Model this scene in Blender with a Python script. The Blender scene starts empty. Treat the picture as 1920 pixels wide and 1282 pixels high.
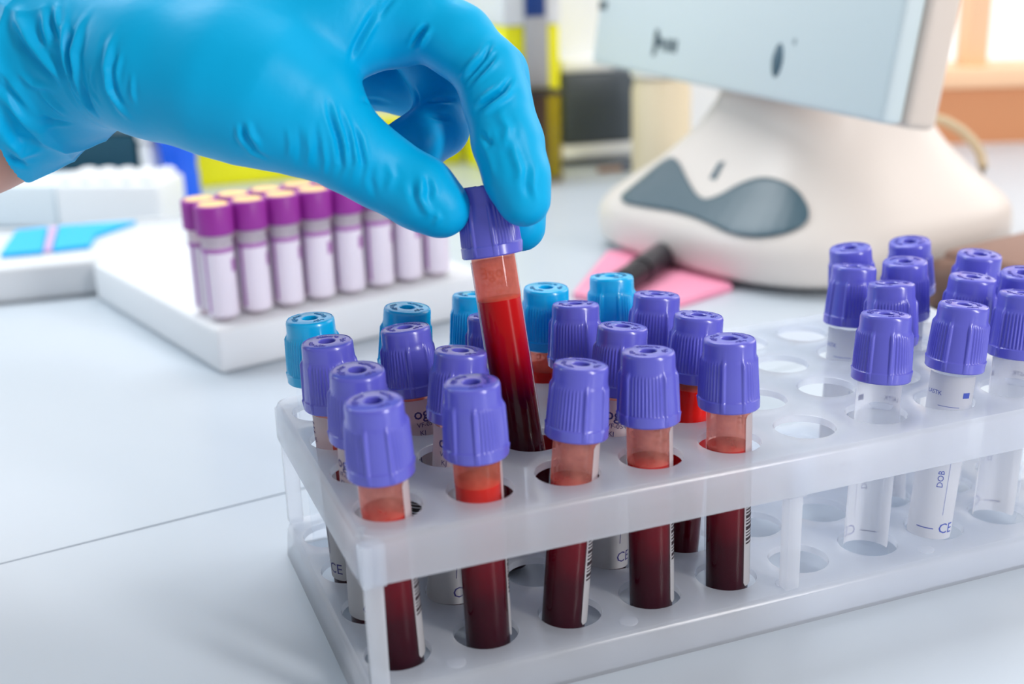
import bpy, bmesh, math, random
import numpy as np
from mathutils import Vector, Matrix, Quaternion
from mathutils.bvhtree import BVHTree

random.seed(7)
rng = np.random.default_rng(7)
SC = bpy.context.scene
COL = SC.collection
S = 0.001                      # everything below is written in millimetres

# ------------------------------------------------------------------ camera
F = 2286.29                    # focal length in pixels of the 1920 x 1282 frame
CAM = np.array([-70.37, -276.03, 186.81])
RM = np.array([[0.9302859520, -0.3656933436, -0.0289210293],
               [0.1382965904, 0.2766034211, 0.9509808623],
               [0.3397677156, 0.8886838166, -0.3078944195]])   # right, up, forward
cd = bpy.data.cameras.new('camera')
cam = bpy.data.objects.new('camera', cd)
COL.objects.link(cam)
M = Matrix.Identity(4)
for r_ in range(3):
    M[r_][0] = RM[0][r_]; M[r_][1] = RM[1][r_]; M[r_][2] = -RM[2][r_]; M[r_][3] = CAM[r_] * S
cam.matrix_world = M
cd.sensor_fit = 'HORIZONTAL'; cd.sensor_width = 36.0
cd.lens = F / 1920 * 36.0
cd.clip_start = 0.01; cd.clip_end = 50
cd.dof.use_dof = True
cd.dof.focus_distance = 0.358
cd.dof.aperture_fstop = 8.5
SC.camera = cam

# ------------------------------------------------------------------ world, lights, exposure
w = bpy.data.worlds.new('world'); SC.world = w; w.use_nodes = True
bg = w.node_tree.nodes['Background']
bg.inputs[0].default_value = (0.94, 0.97, 1.0, 1); bg.inputs[1].default_value = 0.34

def area(name, loc, target, size, size_y, power, col):
    l = bpy.data.lights.new(name, 'AREA'); l.shape = 'RECTANGLE'
    l.size = size; l.size_y = size_y; l.energy = power; l.color = col
    o = bpy.data.objects.new(name, l); COL.objects.link(o)
    o.location = loc
    o.rotation_euler = (Vector(target) - Vector(loc)).to_track_quat('-Z', 'Y').to_euler()
    return o
area('window_daylight', (0.62, -0.98, 0.62), (0.08, 0.05, 0.08), 0.16, 0.85, 11.0, (1.0, 0.97, 0.96))
area('window_daylight_right', (1.25, 0.30, 0.62), (0.08, 0.05, 0.06), 0.8, 0.7, 5.0, (1.0, 0.93, 0.88))
area('ceiling_panel_light', (0.05, 0.78, 1.15), (0.08, 0.15, 0.0), 1.3, 0.5, 14.0, (0.95, 0.98, 1.0))
area('window_daylight_left', (-0.95, 0.80, 0.65), (0.05, 0.2, 0.05), 0.6, 0.6, 4.5, (0.72, 0.90, 1.0))

SC.view_settings.view_transform = 'Standard'
SC.view_settings.look = 'None'
SC.view_settings.gamma = 1.0
SC.view_settings.use_curve_mapping = False
SC.view_settings.exposure = 0.24
SC.cycles.max_bounces = 14
SC.cycles.transparent_max_bounces = 24
SC.cycles.transmission_bounces = 10
SC.cycles.caustics_reflective = False
SC.cycles.caustics_refractive = False
SC.cycles.sample_clamp_indirect = 6.0

# ------------------------------------------------------------------ helpers
def lin(c):
    return tuple(((v / 255) / 12.92 if v / 255 <= 0.04045 else ((v / 255 + 0.055) / 1.055) ** 2.4) for v in c)

def unp(px, py, z):            # point of the plane at height z seen at a pixel of the photograph
    d = RM.T @ np.array([(px - 960) / F, -(py - 641) / F, 1.0])
    return CAM + d * ((z - CAM[2]) / d[2])

def at(px, py, depth):         # point at a distance along the view axis
    return CAM + RM.T @ (np.array([(px - 960) / F, -(py - 641) / F, 1.0]) * depth)

def mat(name, rgb, rough=0.5, metal=0.0, spec=0.5, **kw):
    m = bpy.data.materials.new(name); m.use_nodes = True
    b = m.node_tree.nodes['Principled BSDF']
    b.inputs['Base Color'].default_value = (*lin(rgb), 1)
    b.inputs['Roughness'].default_value = rough
    b.inputs['Metallic'].default_value = metal
    b.inputs['Specular IOR Level'].default_value = spec
    for k, v in kw.items():
        b.inputs[k.replace('_', ' ')].default_value = v
    return m

def noise_bump(m, scale, strength, dist=0.0003, detail=3, coord='Object'):
    nt = m.node_tree; b = nt.nodes['Principled BSDF']
    tc = nt.nodes.new('ShaderNodeTexCoord'); n = nt.nodes.new('ShaderNodeTexNoise'); bp = nt.nodes.new('ShaderNodeBump')
    n.inputs['Scale'].default_value = scale; n.inputs['Detail'].default_value = detail
    bp.inputs['Strength'].default_value = strength; bp.inputs['Distance'].default_value = dist
    nt.links.new(tc.outputs[coord], n.inputs['Vector']); nt.links.new(n.outputs['Fac'], bp.inputs['Height'])
    nt.links.new(bp.outputs['Normal'], b.inputs['Normal'])
    return m

def noise_colour(m, rgb1, rgb2, scale, lo=0.35, hi=0.65):
    nt = m.node_tree; b = nt.nodes['Principled BSDF']
    tc = nt.nodes.new('ShaderNodeTexCoord'); n = nt.nodes.new('ShaderNodeTexNoise'); r = nt.nodes.new('ShaderNodeValToRGB')
    n.inputs['Scale'].default_value = scale; n.inputs['Detail'].default_value = 4
    r.color_ramp.elements[0].position = lo; r.color_ramp.elements[0].color = (*lin(rgb1), 1)
    r.color_ramp.elements[1].position = hi; r.color_ramp.elements[1].color = (*lin(rgb2), 1)
    nt.links.new(tc.outputs['Object'], n.inputs['Vector']); nt.links.new(n.outputs['Fac'], r.inputs['Fac'])
    nt.links.new(r.outputs['Color'], b.inputs['Base Color'])
    return m

def mesh_data(name, verts, faces, m=None, smooth=True, auto=None):
    me = bpy.data.meshes.new(name)
    me.from_pydata([(v[0] * S, v[1] * S, v[2] * S) for v in verts], [], faces)
    if smooth:
        me.polygons.foreach_set('use_smooth', [True] * len(me.polygons))
    if m: me.materials.append(m)
    me.update()
    if smooth and auto is not None:
        me.set_sharp_from_angle(angle=math.radians(auto))
    return me

def obj(name, data, parent=None):
    o = bpy.data.objects.new(name, data); COL.objects.link(o)
    if parent is not None: o.parent = parent
    return o

def add(name, verts, faces, m, parent=None, smooth=True, auto=35):
    return obj(name, mesh_data(name, verts, faces, m, smooth, auto), parent)

def tag(o, label, cat, group=None, kind=None):
    o['label'] = label
    if cat: o['category'] = cat
    if group: o['group'] = group
    if kind: o['kind'] = kind
    return o

def thing(name, label, cat, loc=(0, 0, 0), rotz=0.0, group=None):
    o = bpy.data.objects.new(name, None); COL.objects.link(o)
    o.location = [c * S for c in loc]; o.rotation_euler = (0, 0, rotz)
    o.empty_display_size = 0.01
    return tag(o, label, cat, group)

def lathe(profile, n=48, close_top=False, close_bot=False):
    vs, fs = [], []
    for r, z in profile:
        for k in range(n):
            a = 2 * math.pi * k / n
            vs.append((r * math.cos(a), r * math.sin(a), z))
    for i in range(len(profile) - 1):
        for k in range(n):
            k2 = (k + 1) % n
            fs.append((i * n + k, i * n + k2, (i + 1) * n + k2, (i + 1) * n + k))
    if close_bot: fs.append(tuple(range(n - 1, -1, -1)))
    if close_top:
        b = (len(profile) - 1) * n
        fs.append(tuple(range(b, b + n)))
    return vs, fs

def merge(*parts):
    vs, fs = [], []
    for v, f in parts:
        o = len(vs); vs += list(v); fs += [tuple(i + o for i in q) for q in f]
    return vs, fs

def rbox(x0, y0, z0, x1, y1, z1, bev=1.0, seg=2):
    bm = bmesh.new(); bmesh.ops.create_cube(bm, size=1.0)
    for v in bm.verts:
        v.co = ((x0 + x1) / 2 + v.co.x * (x1 - x0), (y0 + y1) / 2 + v.co.y * (y1 - y0), (z0 + z1) / 2 + v.co.z * (z1 - z0))
    if bev > 0:
        bmesh.ops.bevel(bm, geom=bm.edges[:], offset=bev, segments=seg, affect='EDGES', profile=0.5)
    bm.verts.index_update()
    vs = [tuple(v.co) for v in bm.verts]; fs = [tuple(v.index for v in f.verts) for f in bm.faces]
    bm.free()
    return vs, fs

def xf(vf, fn):
    return [fn(v) for v in vf[0]], vf[1]

def frame(vf, o, ux, uy):
    o = np.array(o, float); ux = np.array(ux, float); uy = np.array(uy, float); uz = np.cross(ux, uy)
    return [tuple(o + ux * v[0] + uy * v[1] + uz * v[2]) for v in vf[0]], vf[1]

def prism(poly, z0, z1):
    n = len(poly)
    vs = [(x, y, z0) for x, y in poly] + [(x, y, z1) for x, y in poly]
    a = sum(poly[i][0] * poly[(i + 1) % n][1] - poly[(i + 1) % n][0] * poly[i][1] for i in range(n))
    fs = [tuple(range(n - 1, -1, -1)), tuple(range(n, 2 * n))] + [(i, (i + 1) % n, n + (i + 1) % n, n + i) for i in range(n)]
    if a < 0: fs = [tuple(reversed(f)) for f in fs]
    return vs, fs

def sweep(path, rad, n=12):
    P = [np.array(q, float) for q in path]; vs, fs = [], []
    up = np.array([0.13, 0.27, 0.95])
    for i, q in enumerate(P):
        t = P[min(i + 1, len(P) - 1)] - P[max(i - 1, 0)]; t /= np.linalg.norm(t)
        a = np.cross(t, up); a /= np.linalg.norm(a); b = np.cross(a, t)
        r = rad[i] if hasattr(rad, '__len__') else rad
        for k in range(n):
            an = 2 * math.pi * k / n
            vs.append(tuple(q + r * (math.cos(an) * a + math.sin(an) * b)))
    for i in range(len(P) - 1):
        for k in range(n):
            k2 = (k + 1) % n
            fs.append((i * n + k, (i + 1) * n + k, (i + 1) * n + k2, i * n + k2))
    fs.append(tuple(range(n))); fs.append(tuple(range(len(P) * n - 1, (len(P) - 1) * n - 1, -1)))
    return vs, fs

# ------------------------------------------------------------------ materials
M_table = noise_bump(mat('worktop_laminate', (190, 199, 208), 0.33, spec=0.45), 900, 0.03)
M_seam = mat('seam_grey_strip', (120, 122, 124), 0.8)  # plain grey filler in the joint between the worktop panels
M_white = mat('white_plastic', (236, 238, 240), 0.45)
M_foam = noise_bump(mat('white_foam', (230, 231, 234), 0.7, spec=0.2), 700, 0.1)
M_purple_cap = noise_bump(mat('violet_cap_plastic', (94, 93, 194), 0.24, spec=0.65), 2500, 0.03, 0.0001)
M_teal_cap = noise_bump(mat('turquoise_cap_plastic', (0, 170, 222), 0.24, spec=0.65), 2500, 0.03, 0.0001)
M_violet_emb = mat('violet_lettering', (72, 70, 168), 0.4)
M_teal_emb = mat('turquoise_lettering', (0, 120, 165), 0.5)
M_label = bpy.data.materials.new('label_paper'); M_label.use_nodes = True
_n = M_label.node_tree; _d = _n.nodes['Principled BSDF']; _d.inputs['Base Color'].default_value = (*lin((236, 236, 240)), 1); _d.inputs['Roughness'].default_value = 0.5
_t = _n.nodes.new('ShaderNodeBsdfTranslucent'); _t.inputs[0].default_value = (*lin((236, 236, 240)), 1)
_m = _n.nodes.new('ShaderNodeMixShader'); _m.inputs[0].default_value = 0.58
_n.links.new(_d.outputs[0], _m.inputs[1]); _n.links.new(_t.outputs[0], _m.inputs[2]); _n.links.new(_m.outputs[0], _n.nodes['Material Output'].inputs[0])
M_ink_blue = mat('blue_ink', (58, 78, 170), 0.6)
M_ink_navy = mat('navy_ink', (52, 48, 110), 0.6)
M_ink_black = mat('black_ink', (34, 16, 26), 0.6)

# milky polypropylene: light goes through it but spreads
M_rack = bpy.data.materials.new('milky_polypropylene'); M_rack.use_nodes = True
nt = M_rack.node_tree; nt.nodes.remove(nt.nodes['Principled BSDF'])
out = nt.nodes['Material Output']
PP = (0.935, 0.95, 0.98, 1)
df = nt.nodes.new('ShaderNodeBsdfDiffuse'); df.inputs[0].default_value = PP
tr = nt.nodes.new('ShaderNodeBsdfTranslucent'); tr.inputs[0].default_value = PP
tp = nt.nodes.new('ShaderNodeBsdfTransparent'); tp.inputs[0].default_value = PP
gg = nt.nodes.new('ShaderNodeBsdfGlossy'); gg.inputs['Roughness'].default_value = 0.22
lwf = nt.nodes.new('ShaderNodeFresnel'); lwf.inputs['IOR'].default_value = 1.42
m1 = nt.nodes.new('ShaderNodeMixShader'); m1.inputs[0].default_value = 0.72
m2 = nt.nodes.new('ShaderNodeMixShader'); m2.inputs[0].default_value = 0.42
m3 = nt.nodes.new('ShaderNodeMixShader')
nt.links.new(df.outputs[0], m1.inputs[1]); nt.links.new(tr.outputs[0], m1.inputs[2])
nt.links.new(m1.outputs[0], m2.inputs[1]); nt.links.new(tp.outputs[0], m2.inputs[2])
geo = nt.nodes.new('ShaderNodeNewGeometry'); inv = nt.nodes.new('ShaderNodeMath'); inv.operation = 'SUBTRACT'; inv.inputs[0].default_value = 1.0
mul = nt.nodes.new('ShaderNodeMath'); mul.operation = 'MULTIPLY'
nt.links.new(geo.outputs['Backfacing'], inv.inputs[1]); nt.links.new(lwf.outputs[0], mul.inputs[0]); nt.links.new(inv.outputs[0], mul.inputs[1])
nt.links.new(mul.outputs[0], m3.inputs[0]); nt.links.new(m2.outputs[0], m3.inputs[1]); nt.links.new(gg.outputs[0], m3.inputs[2])
nt.links.new(m3.outputs[0], out.inputs[0])

def clear_shell(name, tint=(0.97, 0.98, 0.99), rough=0.03, edge=0.75):
    m = bpy.data.materials.new(name); m.use_nodes = True
    nt = m.node_tree; nt.nodes.remove(nt.nodes['Principled BSDF']); out = nt.nodes['Material Output']
    t = nt.nodes.new('ShaderNodeBsdfTransparent'); t.inputs[0].default_value = (*tint, 1)
    g = nt.nodes.new('ShaderNodeBsdfGlossy'); g.inputs['Roughness'].default_value = rough
    g.inputs['Color'].default_value = (0.95, 0.96, 0.98, 1)
    fr = nt.nodes.new('ShaderNodeFresnel'); fr.inputs['IOR'].default_value = 1.3
    x = nt.nodes.new('ShaderNodeMixShader')
    geo = nt.nodes.new('ShaderNodeNewGeometry'); inv = nt.nodes.new('ShaderNodeMath'); inv.operation = 'SUBTRACT'; inv.inputs[0].default_value = 1.0
    mul = nt.nodes.new('ShaderNodeMath'); mul.operation = 'MULTIPLY'      # inner side of the thin wall: no second reflection
    nt.links.new(geo.outputs['Backfacing'], inv.inputs[1]); nt.links.new(fr.outputs[0], mul.inputs[0]); nt.links.new(inv.outputs[0], mul.inputs[1])
    nt.links.new(mul.outputs[0], x.inputs[0]); nt.links.new(t.outputs[0], x.inputs[1]); nt.links.new(g.outputs[0], x.inputs[2])
    nt.links.new(x.outputs[0], out.inputs[0])
    return m
M_glass = clear_shell('clear_tube_plastic')
M_smoky = clear_shell('smoky_plastic', (0.86, 0.82, 0.79), 0.1)

# blood that has settled: red upper layer, nearly black cells below
def blood_mat(name, top, mid, low, deep):
    m = mat(name, (120, 0, 10), 0.2, spec=0.05)
    nt = m.node_tree; b = nt.nodes['Principled BSDF']
    tc = nt.nodes.new('ShaderNodeTexCoord'); sp = nt.nodes.new('ShaderNodeSeparateXYZ'); r = nt.nodes.new('ShaderNodeValToRGB')
    mr = nt.nodes.new('ShaderNodeMapRange'); mr.inputs['From Max'].default_value = 0.060
    n = nt.nodes.new('ShaderNodeTexNoise'); n.inputs['Scale'].default_value = 220
    ad = nt.nodes.new('ShaderNodeMath'); ad.operation = 'MULTIPLY_ADD'; ad.inputs[1].default_value = 0.06
    e = r.color_ramp.elements
    e[0].position = 0.02; e[0].color = (*lin(deep), 1); e[1].position = 1.0; e[1].color = (*lin(top), 1)
    k = e.new(0.38); k.color = (*lin(low), 1); k = e.new(0.72); k.color = (*lin(mid), 1)
    nt.links.new(tc.outputs['Object'], sp.inputs[0]); nt.links.new(sp.outputs['Z'], mr.inputs['Value'])
    nt.links.new(tc.outputs['Object'], n.inputs['Vector'])
    nt.links.new(n.outputs['Fac'], ad.inputs[0]); nt.links.new(mr.outputs[0], ad.inputs[2])
    nt.links.new(ad.outputs[0], r.inputs['Fac']); nt.links.new(r.outputs['Color'], b.inputs['Base Color'])
    return m
M_blood = blood_mat('settled_blood', (214, 48, 34), (122, 2, 22), (56, 1, 16), (30, 2, 13))
M_blood_held = blood_mat('mixing_blood', (196, 10, 14), (176, 0, 8), (70, 0, 14), (22, 0, 8))
M_blood_red = blood_mat('bright_blood', (232, 28, 18), (190, 6, 14), (70, 2, 16), (30, 2, 12))

def film_mat(name, rgb, lo, hi):
    m = bpy.data.materials.new(name); m.use_nodes = True
    nt = m.node_tree; nt.nodes.remove(nt.nodes['Principled BSDF']); out = nt.nodes['Material Output']
    t = nt.nodes.new('ShaderNodeBsdfTransparent'); t.inputs[0].default_value = (1.0, 0.72, 0.66, 1)
    d = nt.nodes.new('ShaderNodeBsdfDiffuse'); d.inputs[0].default_value = (*lin(rgb), 1)
    l = nt.nodes.new('ShaderNodeBsdfTranslucent'); l.inputs[0].default_value = (*lin(rgb), 1)
    a = nt.nodes.new('ShaderNodeMixShader'); a.inputs[0].default_value = 0.5
    x = nt.nodes.new('ShaderNodeMixShader')
    tc = nt.nodes.new('ShaderNodeTexCoord'); n = nt.nodes.new('ShaderNodeTexNoise'); n.inputs['Scale'].default_value = 160; n.inputs['Detail'].default_value = 4
    mr = nt.nodes.new('ShaderNodeMapRange'); mr.inputs['From Min'].default_value = 0.35; mr.inputs['From Max'].default_value = 0.65
    mr.inputs['To Min'].default_value = lo; mr.inputs['To Max'].default_value = hi
    nt.links.new(tc.outputs['Object'], n.inputs['Vector']); nt.links.new(n.outputs['Fac'], mr.inputs['Value'])
    nt.links.new(d.outputs[0], a.inputs[1]); nt.links.new(l.outputs[0], a.inputs[2])
    nt.links.new(mr.outputs[0], x.inputs[0]); nt.links.new(t.outputs[0], x.inputs[1]); nt.links.new(a.outputs[0], x.inputs[2])
    nt.links.new(x.outputs[0], out.inputs[0])
    return m
M_film = film_mat('blood_film', (255, 170, 150), 0.28, 0.5)
M_film_red = film_mat('thick_blood_film', (255, 140, 110), 0.38, 0.62)

M_glove = noise_bump(mat('blue_nitrile', (0, 164, 214), 0.42, spec=0.16), 300, 0.22, 0.0004)
M_skin = noise_bump(mat('skin', (205, 150, 132), 0.5, **{'Subsurface_Weight': 0.1}), 900, 0.2)

# ------------------------------------------------------------------ setting: bench, wall, window
bench = thing('lab_bench', 'pale grey-blue laminate bench top under everything', 'bench')
sd = np.array([0.9883, 0.1524]); sn = np.array([-0.1524, 0.9883]); s0 = np.array([-0.8, 134.6])
def half(side, far):
    a = s0 - sd * 1500 + sn * side * 0.5; b = s0 + sd * 1500 + sn * side * 0.5
    c = b + sn * side * far; d = a + sn * side * far
    return [tuple(a), tuple(b), tuple(c), tuple(d)]
add('worktop_panel', *prism(half(-1, 900), -22, 0), M_table, bench, smooth=False)
add('joint_filler', *prism([tuple(s0 - sd * 1490 - sn * 3), tuple(s0 + sd * 1490 - sn * 3), tuple(s0 + sd * 1490 + sn * 3), tuple(s0 - sd * 1490 + sn * 3)], -21.5, -0.8), M_seam, bench, smooth=False)

wr = np.array([0.934, -0.357, 0]); wb = np.array([0.357, 0.934, 0])      # along the wall, into the wall
WO = np.array([709.0, 640.0, 0.0])
def wallbox(a0, a1, z0, z1, d0, d1, bev=0.0):
    return frame(rbox(a0, d0, z0, a1, d1, z1, bev), WO, wr, wb)
_w2 = WO - wb * 0.5
add('worktop_panel', *prism([tuple(s0 - sd * 1200 + sn * 0.5), tuple(s0 + sd * 1330 + sn * 0.5), tuple((_w2 + wr * 690)[:2]), tuple((_w2 - wr * 1290)[:2])], -22, 0), M_table, bench, smooth=False)
M_wall = mat('white_wall_paint', (238, 240, 242), 0.8)
M_wood = noise_bump(mat('orange_wood', (214, 145, 98), 0.5), 60, 0.1)
M_wood2 = mat('pale_orange_wood', (250, 205, 165), 0.5)
tag(add('wall_back', *merge(wallbox(-1300, -190, 0.2, 235, 0, 60), wallbox(-1300, -1010, 235, 900, 0, 60), wallbox(-1010, 900, 560, 900, 0, 60), wallbox(760, 900, 0.2, 560, 0, 60)), M_wall, smooth=False), 'plain white wall behind the bench', 'wall', kind='structure')
tag(add('wall_sill', *wallbox(-190, 760, 0.2, 52, 0, 60), M_wood, smooth=False), 'orange-brown wooden panel below the window', 'wall panel', kind='structure')
win = thing('window_1', 'bright window with pale orange wooden frame at the back right, with an added upper row to the left', 'window', tuple(WO)); win['kind'] = 'structure'
win.location = (0, 0, 0)
add('window_sill', *wallbox(-190, 760, 52, 70, -8, 70, 1.5), M_wood2, win)
for a in (-182, 33, 240, 460, 752):
    add('window_post', *wallbox(a - 8, a + 12, 70, 560, 10, 40, 1.0), M_wood2, win)
for a in (-1002, -730, -460):  # unseen upper window row, added so the cap tops catch daylight
    add('window_post', *wallbox(a - 8, a + 12, 248, 560, 10, 40, 1.0), M_wood2, win)
add('window_sill', *wallbox(-1010, -191, 235.2, 248, -8, 70, 1.5), M_wood2, win)
add('window_pane', *wallbox(-1002, -190, 248, 560, 24, 26), clear_shell('added_upper_window_glass', (0.97, 0.97, 0.97)), win, smooth=False)
add('window_pane', *wallbox(-182, 752, 70, 560, 24, 26), clear_shell('window_glass', (0.97, 0.97, 0.97)), win, smooth=False)
M_sky = bpy.data.materials.new('overcast_sky'); M_sky.use_nodes = True
_b = M_sky.node_tree.nodes['Principled BSDF']; _b.inputs['Base Color'].default_value = (0, 0, 0, 1); _b.inputs['Emission Color'].default_value = (1.0, 0.97, 0.95, 1); _b.inputs['Emission Strength'].default_value = 1.3
tag(add('wall_exterior_sky', *wallbox(-2200, 1900, -300, 1500, 600, 602), M_sky, smooth=False), 'bright overcast daylight outside the window', 'sky', kind='structure')  # glowing sky sheet, widened to fill the added upper window row too
tag(add('floor', *rbox(-2500, -2500, -760, 3000, 3000, -740, 0), mat('grey_floor', (190, 192, 194), 0.6), smooth=False), 'grey floor below the bench', 'floor', kind='structure')

# ------------------------------------------------------------------ tube rack
PITCH, HR = 25.0, 8.9
TOPZ, BOTZ, SKT, SKB = 52.5, 10.0, 12.0, 10.0
X0, X1, Y0, Y1 = -12.0, 237.0, -17.5, 92.5
def rr_loop(inset, rad, n=6):
    x0, x1, y0, y1 = X0 + inset, X1 - inset, Y0 + inset, Y1 - inset; r = max(rad - inset, 0.5); L = []
    for cx, cy, a0 in ((x1 - r, y0 + r, -90), (x1 - r, y1 - r, 0), (x0 + r, y1 - r, 90), (x0 + r, y0 + r, 180)):
        for k in range(n + 1):
            a = math.radians(a0 + 90 * k / n); L.append((cx + r * math.cos(a), cy + r * math.sin(a)))
    return L
def plate(z, thick, skirt, flare):
    IN, RAD = 1.5, 7.0
    bm = bmesh.new()
    bx0, bx1, by0, by1 = X0 + IN, X1 - IN, Y0 + IN, Y1 - IN; r = RAD - IN
    def inside(x, y):
        if not (bx0 <= x <= bx1 and by0 <= y <= by1): return False
        cx = min(max(x, bx0 + r), bx1 - r); cy = min(max(y, by0 + r), by1 - r)
        return (x - cx) ** 2 + (y - cy) ** 2 <= r * r + 1e-9
    cells = []
    for i in range(10):
        for j in range(4):
            cx, cy = i * PITCH, j * PITCH
            ex0 = bx0 if i == 0 else cx - PITCH / 2; ex1 = bx1 if i == 9 else cx + PITCH / 2
            ey0 = by0 if j == 0 else cy - PITCH / 2; ey1 = by1 if j == 3 else cy + PITCH / 2
            ang = [2 * math.pi * k / 40 for k in range(40)]
            for x in (ex0, ex1):
                for y in (ey0, ey1): ang.append(math.atan2(y - cy, x - cx) % (2 * math.pi))
            ang = sorted(ang); A = [ang[0]]
            for a in ang[1:]:
                if a - A[-1] > 1e-4: A.append(a)
            outer, inner = [], []
            for a in A:
                c, s = math.cos(a), math.sin(a)
                t = min(((ex1 if c > 0 else ex0) - cx) / c if abs(c) > 1e-9 else 1e9, ((ey1 if s > 0 else ey0) - cy) / s if abs(s) > 1e-9 else 1e9)
                if not inside(cx + c * t, cy + s * t):
                    lo, hi = 0, t
                    for _ in range(40):
                        m_ = (lo + hi) / 2
                        if inside(cx + c * m_, cy + s * m_): lo = m_
                        else: hi = m_
                    t = lo
                outer.append((cx + c * t, cy + s * t)); inner.append((c, s, cx, cy))
            cells.append((outer, inner))
    for outer, inner in cells:
        n = len(outer)
        prof = [(HR + 0.55, 0.0), (HR + 0.12, -0.15), (HR, -0.55), (HR, -thick)]
        rings = [[bm.verts.new((x, y, z)) for x, y in outer]]
        for rr, dz in prof:
            rings.append([bm.verts.new((cx + c * rr, cy + s * rr, z + dz)) for c, s, cx, cy in inner])
        rings.append([bm.verts.new((x, y, z - thick)) for x, y in outer])
        for a, b in zip(rings[:-1], rings[1:]):
            for k in range(n):
                k2 = (k + 1) % n
                bm.faces.new((a[k], a[k2], b[k2], b[k]))
    prof = [(IN, 0.0), (0.45, -0.45), (0.0, -IN), (-flare, -skirt), (1.7 - flare, -skirt), (1.8, -thick - 0.2), (IN, -thick)]
    loops = [[bm.verts.new((x, y, z + dz)) for x, y in rr_loop(i_, RAD)] for i_, dz in prof]
    for a, b in zip(loops[:-1], loops[1:]):
        n = len(a)
        for k in range(n):
            k2 = (k + 1) % n
            bm.faces.new((a[k2], a[k], b[k], b[k2]))
    bmesh.ops.remove_doubles(bm, verts=bm.verts, dist=0.01)
    bmesh.ops.recalc_face_normals(bm, faces=bm.faces)
    bm.verts.index_update()
    vs = [tuple(v.co) for v in bm.verts]; fs = [tuple(v.index for v in f.verts) for f in bm.faces]
    bm.free(); return vs, fs
rack = thing('tube_rack', 'milky translucent two-tier plastic rack with forty holes holding the tubes', 'tube rack')
add('top_plate', *plate(TOPZ, 2.2, SKT, 0.3), M_rack, rack, auto=50)
add('bottom_plate', *plate(BOTZ, 2.2, SKB, 0.8), M_rack, rack, auto=50)
for px_, py_ in ((-8.6, -13.8), (112.5, -13.8), (233.6, -13.8), (-8.6, 88.8), (112.5, 88.8), (233.6, 88.8)):
    v1 = rbox(px_ - 2.3, py_ - 1.9, BOTZ + 0.1, px_ + 2.3, py_ + 1.9, TOPZ - 2.3, 0.5)
    po = add('post', *v1, M_rack, rack)
    add('post_socket', *merge(rbox(px_ - 3.2, py_ - 2.6, TOPZ - 13.5, px_ + 3.2, py_ + 2.2, TOPZ - 2.4, 0.6)), M_rack, po)
for i in range(0, 10, 2):
    add('moulding_disc', *xf(lathe([(2.6, BOTZ + 0.02), (2.6, BOTZ + 0.25), (2.2, BOTZ + 0.35), (0.01, BOTZ + 0.35)], 24), lambda v, i=i: (v[0] + i * PITCH + 12.5, v[1] - 11.5, v[2])), M_rack, rack)

# ------------------------------------------------------------------ tubes: shared meshes
TUBE_R, CAP0, CAPT = 6.5, 62.0, 82.0
def cap_mesh():
    n = 360; rings = []
    prof = [(6.7, 0.0), (8.35, 0.0), (8.65, 0.35), (8.62, 3.0), (8.36, 3.3), (8.30, 3.6), (8.16, 6.5), (7.95, 10.0), (7.74, 13.6), (7.64, 14.3), (7.5, 14.8), (7.42, 15.6),
            (7.35, 18.6), (7.2, 19.3), (6.9, 19.7), (6.75, 19.75), (6.7, 19.55), (6.6, 19.6), (6.3, 19.75), (2.6, 19.75), (2.35, 19.5), (2.2, 13.0), (0.01, 13.0)]
    P6 = [a for b in (0, 120, 240) for a in (b - 20.5, b + 20.5)]
    for r, z in prof:
        ring = []
        for k in range(n):
            th = k; rr = r
            if 3.0 <= z <= 15.6 and r > 7:
                for p_ in P6:                                   # upright grip bars
                    d = abs((th - p_ + 180) % 360 - 180)
                    if d < 5.5:
                        rise = (0.38 + 0.022 * z) * max(0, 1 - (d / 4.6) ** 2) ** 0.6 if d < 4.6 else 0
                        fade = 1.0 if z <= 13.7 else max(0, 1 - (z - 13.7) / 1.6)
                        rr = max(rr, r + rise * fade)
                if 3.5 <= z <= 13.7:
                    m_ = (th + 60) % 120 - 60                    # 0 = centre of a smooth panel
                    if 27 < abs(m_):
                        q = ((th % 120) - 60)                    # centre of the ribbed panel
                        rr += 0.30 * (0.5 + 0.5 * math.cos(2 * math.pi * q / 7.0)) - 0.12
            a = math.radians(th)
            ring.append((rr * math.cos(a), rr * math.sin(a), z))
        rings.append(ring)
    vs = [v for rg in rings for v in rg]; fs = []
    for i in range(len(rings) - 1):
        for k in range(n):
            k2 = (k + 1) % n
            fs.append((i * n + k, i * n + k2, (i + 1) * n + k2, (i + 1) * n + k))
    return vs, fs
cap_vf = cap_mesh()
cap_violet = mesh_data('cap', *cap_vf, M_purple_cap, True, 40)
cap_teal = mesh_data('cap', *cap_vf, M_teal_cap, True, 40)
def lettering_vf(seed):
    # worn moulded marks around the cap top: too small and worn to read
    rg = random.Random(seed); parts = []
    for a0, a1, step in ((100, 185, 9.5), (-35, 48, 10.5), (255, 292, 11)):
        a = a0
        while a < a1:
            for _ in range(3):
                rad = 4.55 + rg.uniform(-0.5, 0.5); l = rg.uniform(0.3, 0.6); t = 0.09
                ori = rg.choice((0, 90, 60, 120, 0)); aa = math.radians(a + rg.uniform(-2.2, 2.2))
                b = rbox(-l, -t, 0, l, t, 0.14, 0)
                o = math.radians(ori) + aa
                parts.append(xf(b, lambda v, o=o, aa=aa, rad=rad: (v[0] * math.cos(o) - v[1] * math.sin(o) + rad * math.cos(aa), v[0] * math.sin(o) + v[1] * math.cos(o) + rad * math.sin(aa), v[2] + 19.74)))
            a += step
    return merge(*parts)
let_vf = lettering_vf(3)
let_violet = mesh_data('cap_lettering', *let_vf, M_violet_emb, False)
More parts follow.
